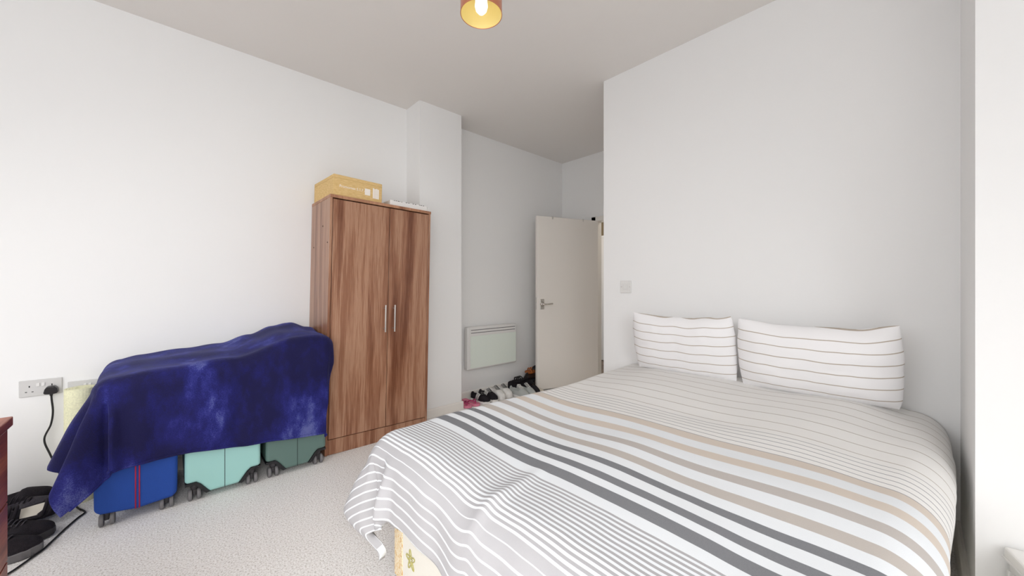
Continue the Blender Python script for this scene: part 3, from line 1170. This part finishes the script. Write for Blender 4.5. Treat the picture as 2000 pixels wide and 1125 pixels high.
def shoe(label, loc, yaw, msole, mup, mlace=None, L=0.28, Wd=0.098, Hc=0.075, heel=0.028, pitch=0.0, roll=0.0, group=None, name='trainer', stripes=None, msock=None):
    t = thing(name, label, 'shoe', loc, (roll, pitch, yaw), group)
    s, u = shoe_meshes(L, Wd, Hc, heel)
    bevel_mod(obj('sole', s, msole, t), 0.005, 2)
    up = obj('upper', u, mup, t, True)
    md = up.modifiers.new('subdivision', 'SUBSURF')
    md.levels = 1
    md.render_levels = 1
    if mlace:
        for q in range(5):
            bm = bmesh.new()
            x = L * (0.50 + 0.045 * q)
            z = heel + Hc * (0.98 - 0.07 * q)
            w = Wd * 0.22
            add_tube(bm, spline([(x - 0.006, -w, z - 0.012), (x, -w * 0.5, z), (x + 0.004, w * 0.5, z), (x - 0.004, w, z - 0.012)], 4), 0.0032, 6)
            obj('lace', bm, mlace, t, True)
    if stripes:
        for q in range(3):
            for s_ in (-1, 1):
                bm = bmesh.new()
                x = L * (0.42 + 0.075 * q)
                y = s_ * Wd * (0.37 + 0.03 * q)
                add_tube(bm, [(x - 0.010, y * 1.10, heel + 0.004), (x + 0.004, y * 0.98, heel + Hc * 0.52), (x + 0.012, y * 0.70, heel + Hc * (0.84 - 0.05 * q))], 0.0048, 6)
                obj('side_stripe', bm, stripes, t, True)
    return t


def sandal(label, loc, yaw, msole, mstrap, L=0.25, Wd=0.092, pitch=0.0, roll=0.0, name='flip_flop', crossed=False, strap_at=(0.45, 0.58, 0.72)):
    t = thing(name, label, 'shoe', loc, (roll, pitch, yaw))
    s, u = shoe_meshes(L, Wd, 0.06, 0.018)
    u.free()
    bevel_mod(obj('sole', s, msole, t), 0.005, 2)
    if crossed:
        for x in strap_at:
            bm = bmesh.new()
            add_tube(bm, spline([(L * x, -Wd * 0.46, 0.016), (L * (x + 0.04), -Wd * 0.25, 0.05), (L * (x + 0.05), Wd * 0.2, 0.052), (L * x, Wd * 0.46, 0.016)], 6), 0.007, 8)
            obj('strap', bm, mstrap, t, True)
        bm = bmesh.new()
        add_tube(bm, spline([(L * 0.10, -Wd * 0.33, 0.016), (-L * 0.0, 0, 0.075), (L * 0.10, Wd * 0.33, 0.016)], 8), 0.006, 8)
        obj('heel_strap', bm, mstrap, t, True)
    else:
        bm = bmesh.new()
        for s_ in (-1, 1):
            add_tube(bm, spline([(L * 0.80, 0, 0.018), (L * 0.74, s_ * 0.010, 0.038), (L * 0.58, s_ * Wd * 0.34, 0.042), (L * 0.42, s_ * Wd * 0.43, 0.016)], 6), 0.0065, 8)
        obj('strap', bm, mstrap, t, True)
    return t


# shoes at the lower left, beside the chest of drawers
shoe('black trainer with a grey sole at the lower left, nearest the camera', (-0.700, 2.700, 0), math.radians(-6), M_grey, M_shoeblack, M_shoegrey, 0.29, 0.105, 0.085, 0.036)
shoe('black trainer with a grey toe just behind the nearest one', (-0.685, 2.825, 0), math.radians(-3), M_darkgrey, M_shoeblack, M_shoegrey, 0.29, 0.105, 0.085, 0.034)
sandal('black flat sandal with a pale insole among the black shoes', (-0.645, 2.925, 0.075), math.radians(4), M_shoeblack, M_shoeblack, 0.27, 0.098, roll=math.radians(24), name='slider_sandal', crossed=True, strap_at=(0.30, 0.38, 0.72, 0.80))
t_in = [c for c in bpy.data.objects if c.name.startswith('slider_sandal')][-1]
bm = bmesh.new()
add_prism(bm, [(0.125, -0.030), (0.17, -0.034), (0.205, -0.036), (0.205, 0.036), (0.17, 0.034), (0.125, 0.030)], 0.0175, 0.020, 'XY')
obj('insole', bm, M_insole, t_in)
shoe('charcoal trainer tipped against the wall behind the black shoes', (-0.70, 3.045, 0.012), math.radians(3), M_darkgrey, M_shoegrey, M_shoeblack, 0.29, 0.10, 0.088, 0.032, pitch=math.radians(-4), roll=math.radians(10))
shoe('black slip on shoe lying against the wall beside the hanging cable', (-0.725, 3.170, 0.03), math.radians(1), M_black, M_shoeblack, None, 0.28, 0.098, 0.085, 0.026, pitch=math.radians(-5), name='slip_on_shoe', roll=math.radians(4))

# pairs lined up along the alcove wall, heels to the wall
HY = 3.215
def yawd(d):
    return -PI / 2 + math.radians(d)
sandal('pink flip flop with a deep pink strap, nearest the chimney breast', (2.165, HY, 0.012), yawd(6), M_pink, M_deeppink, 0.24, 0.088, pitch=math.radians(4))
sandal('pink flip flop touching the black trainers', (2.270, HY - 0.005, 0.012), yawd(4), M_pink, M_deeppink, 0.24, 0.088, pitch=math.radians(4))
shoe('black trainer with white stripes, next to the pink flip flops', (2.385, HY, 0), yawd(2), M_shoewhite, M_shoeblack, M_black, 0.275, 0.098, 0.088, 0.026, stripes=M_shoewhite)
shoe('black trainer with white stripes, next to the white trainers', (2.490, HY, 0), yawd(2), M_shoewhite, M_shoeblack, M_black, 0.275, 0.098, 0.095, 0.026, stripes=M_shoewhite)
shoe('white trainer with black laces beside the black striped trainers', (2.594, HY, 0), yawd(2), M_shoewhite, M_shoewhite, M_black, 0.27, 0.098, 0.098, 0.034)
shoe('white trainer with black laces beside the silver trainers', (2.697, HY, 0), yawd(2), M_shoewhite, M_shoewhite, M_black, 0.27, 0.098, 0.098, 0.034)
shoe('silver grey trainer beside the white trainers', (2.797, 3.06, 0), yawd(2), M_shoewhite, M_shoesilver, M_shoewhite, 0.265, 0.095, 0.108, 0.03)
shoe('silver grey trainer beside the black bag', (2.898, 3.055, 0), yawd(2), M_shoewhite, M_shoesilver, M_shoewhite, 0.265, 0.095, 0.108, 0.03)

# black bag with shoes heaped on it, in the corner behind the door
bag = thing('holdall_bag', 'black soft bag on the alcove floor under a heap of shoes', 'bag', (3.11, 3.135, 0))
bm = bmesh.new()
add_box(bm, (-0.215, -0.075, 0), (0.215, 0.105, 0.105), 0.036, 5)
for v_ in bm.verts:
    v_.co += Vector((0.012 * N(v_.co.x * 9, v_.co.z * 9, 1), 0.012 * N(v_.co.x * 9, v_.co.z * 9, 4), 0.012 * N(v_.co.x * 9, v_.co.y * 9, 8) * (1 if v_.co.z > 0.05 else 0)))
obj('body', bm, M_shoeblack, bag, True)
bm = bmesh.new()
add_tube(bm, spline([(-0.12, -0.078, 0.09), (-0.10, -0.085, 0.06), (-0.02, -0.090, 0.035), (0.06, -0.085, 0.06), (0.08, -0.078, 0.09)], 8), 0.008, 8)
obj('carry_strap', bm, M_brownleather, bag, True)
sandal('black strappy sandal at the left end of the heap in the alcove', (3.12, 3.12, 0.107), math.radians(184), M_shoeblack, M_black, 0.25, 0.09, name='strappy_sandal', crossed=True)
shoe('dark brown slip on shoe on the heap behind the strappy sandal', (3.40, 3.165, 0.107), math.radians(182), M_brownleather, M_brownleather, None, 0.27, 0.092, 0.042, 0.022, name='slip_on_shoe')
sandal('tan leather sandal lying on the heap of dark shoes', (3.40, 3.165, 0.166), math.radians(176), M_tan, M_tan, 0.25, 0.088, pitch=math.radians(2), roll=math.radians(-10), name='strappy_sandal', crossed=True)
shoe('black lace up shoe on the very top of the heap by the door', (3.47, 3.09, 0.200), math.radians(174), M_black, M_shoeblack, M_black, 0.26, 0.090, 0.055, 0.022, name='lace_up_shoe')
shoe('dark ankle boot standing in front of the black bag', (2.986, 3.055, 0), yawd(0), M_brownleather, M_shoeblack, M_black, 0.26, 0.075, 0.12, 0.028, name='ankle_boot')
shoe('pale beige shoe beside the ankle boot, by the edge of the open door', (3.060, 3.050, 0), yawd(-1), M_insole, M_insole, None, 0.25, 0.078, 0.06, 0.024, name='slip_on_shoe')

# ------------------------------------------------------------------ chest of drawers at the left edge
ch = thing('chest_of_drawers', 'reddish brown wooden chest at the left edge of the photo', 'chest of drawers', (-0.38, 2.06, 0))
box('carcass', (-0.46, -0.86, 0), (-0.012, -0.010, 0.719), M_mahog, ch, 0.002, 1)
box('top_panel', (-0.48, -0.88, 0.719), (0.0, 0.0, 0.75), M_mahog, ch, 0.003, 2)
for z0, z1 in ((0.085, 0.272), (0.278, 0.468), (0.474, 0.710)):
    dr = box('drawer', (-0.012, -0.852, z0), (-0.009, -0.014, z1), M_mahog, ch, 0.001, 1)
    for yy in (-0.25, -0.62):
        bm = bmesh.new()
        add_lathe(bm, [(0.006, -0.010), (0.006, 0.004), (0.015, 0.010), (0.016, 0.016), (0.0, 0.022)], 16, (0, yy, (z0 + z1) / 2), 'X')
        obj('knob', bm, M_steel, dr, True)

# ------------------------------------------------------------------ pendant lamp
lp = thing('pendant_lamp', 'small copper cylinder pendant lamp with gold lining, hanging from the ceiling', 'lamp', (0.889, 1.139, ZC))
zb = 2.232 - ZC
Rr = 0.0795
bm = bmesh.new()
add_lathe(bm, [(Rr, zb), (Rr, zb + 0.20), (0.02, zb + 0.204)], 48)
bmesh.ops.delete(bm, geom=[f for f in bm.faces if len(f.verts) > 4], context='FACES')
shd = obj('lamp_shade', bm, M_copper, lp, True)
bm = bmesh.new()
add_lathe(bm, [(Rr - 0.0016, zb + 0.0005), (Rr - 0.0016, zb + 0.197), (0.02, zb + 0.201)], 48)
bmesh.ops.delete(bm, geom=[f for f in bm.faces if len(f.verts) > 4], context='FACES')
obj('lining', bm, M_gold, shd, True)
bm = bmesh.new()
add_lathe(bm, [(Rr - 0.0016, zb), (Rr, zb - 0.0015), (Rr + 0.0012, zb), (Rr, zb + 0.002)], 48, closed=True)
obj('rim', bm, M_copper, shd, True)
bm = bmesh.new()
add_lathe(bm, [(0.0, zb + 0.002), (0.011, zb + 0.004), (0.0205, zb + 0.015), (0.0248, zb + 0.031), (0.0225, zb + 0.054), (0.016, zb + 0.090), (0.0135, zb + 0.128)], 28)
obj('bulb', bm, M_bulb, lp, True)
bm = bmesh.new()
add_lathe(bm, [(0.017, zb + 0.126), (0.019, zb + 0.13), (0.019, zb + 0.20), (0.012, zb + 0.215), (0.004, zb + 0.22)], 20)
obj('lamp_holder', bm, M_plastic, lp, True)
bm = bmesh.new()
add_tube(bm, [(0, 0, zb + 0.21), (0, 0, -0.02)], 0.003, 8)
obj('flex', bm, M_plastic, lp, True)
bm = bmesh.new()
add_lathe(bm, [(0.0, -0.028), (0.03, -0.026), (0.045, -0.004), (0.045, 0.0)], 28)
obj('ceiling_rose', bm, M_plastic, lp, True)

# ------------------------------------------------------------------ white ribbed box at the lower right
sb = thing('storage_box', 'white lidded box with ribbed sides at the lower right corner', 'box', (1.945, -0.182, 0), (0, 0, math.radians(15)))
bm = bmesh.new()
add_box(bm, (-0.325, -0.29, 0.0), (-0.005, -0.008, 0.330), 0.010, 2)
for q in range(12):
    xx = -0.31 + q * 0.026
    add_box(bm, (xx, -0.010, 0.02), (xx + 0.012, -0.002, 0.300), 0.002, 1)
obj('body', bm, M_plastic, sb)
bm = bmesh.new()
add_box(bm, (-0.335, -0.30, 0.330), (0.0, 0.0, 0.366), 0.008, 3)
obj('lid', bm, M_paper, sb)
bm = bmesh.new()
add_tube(bm, [(-0.335, 0.0, 0.332), (0.0, 0.0, 0.332), (0.0, -0.30, 0.332), (-0.335, -0.30, 0.332), (-0.335, 0.0, 0.332)], 0.004, 8)
obj('rim', bm, M_plastic, sb)
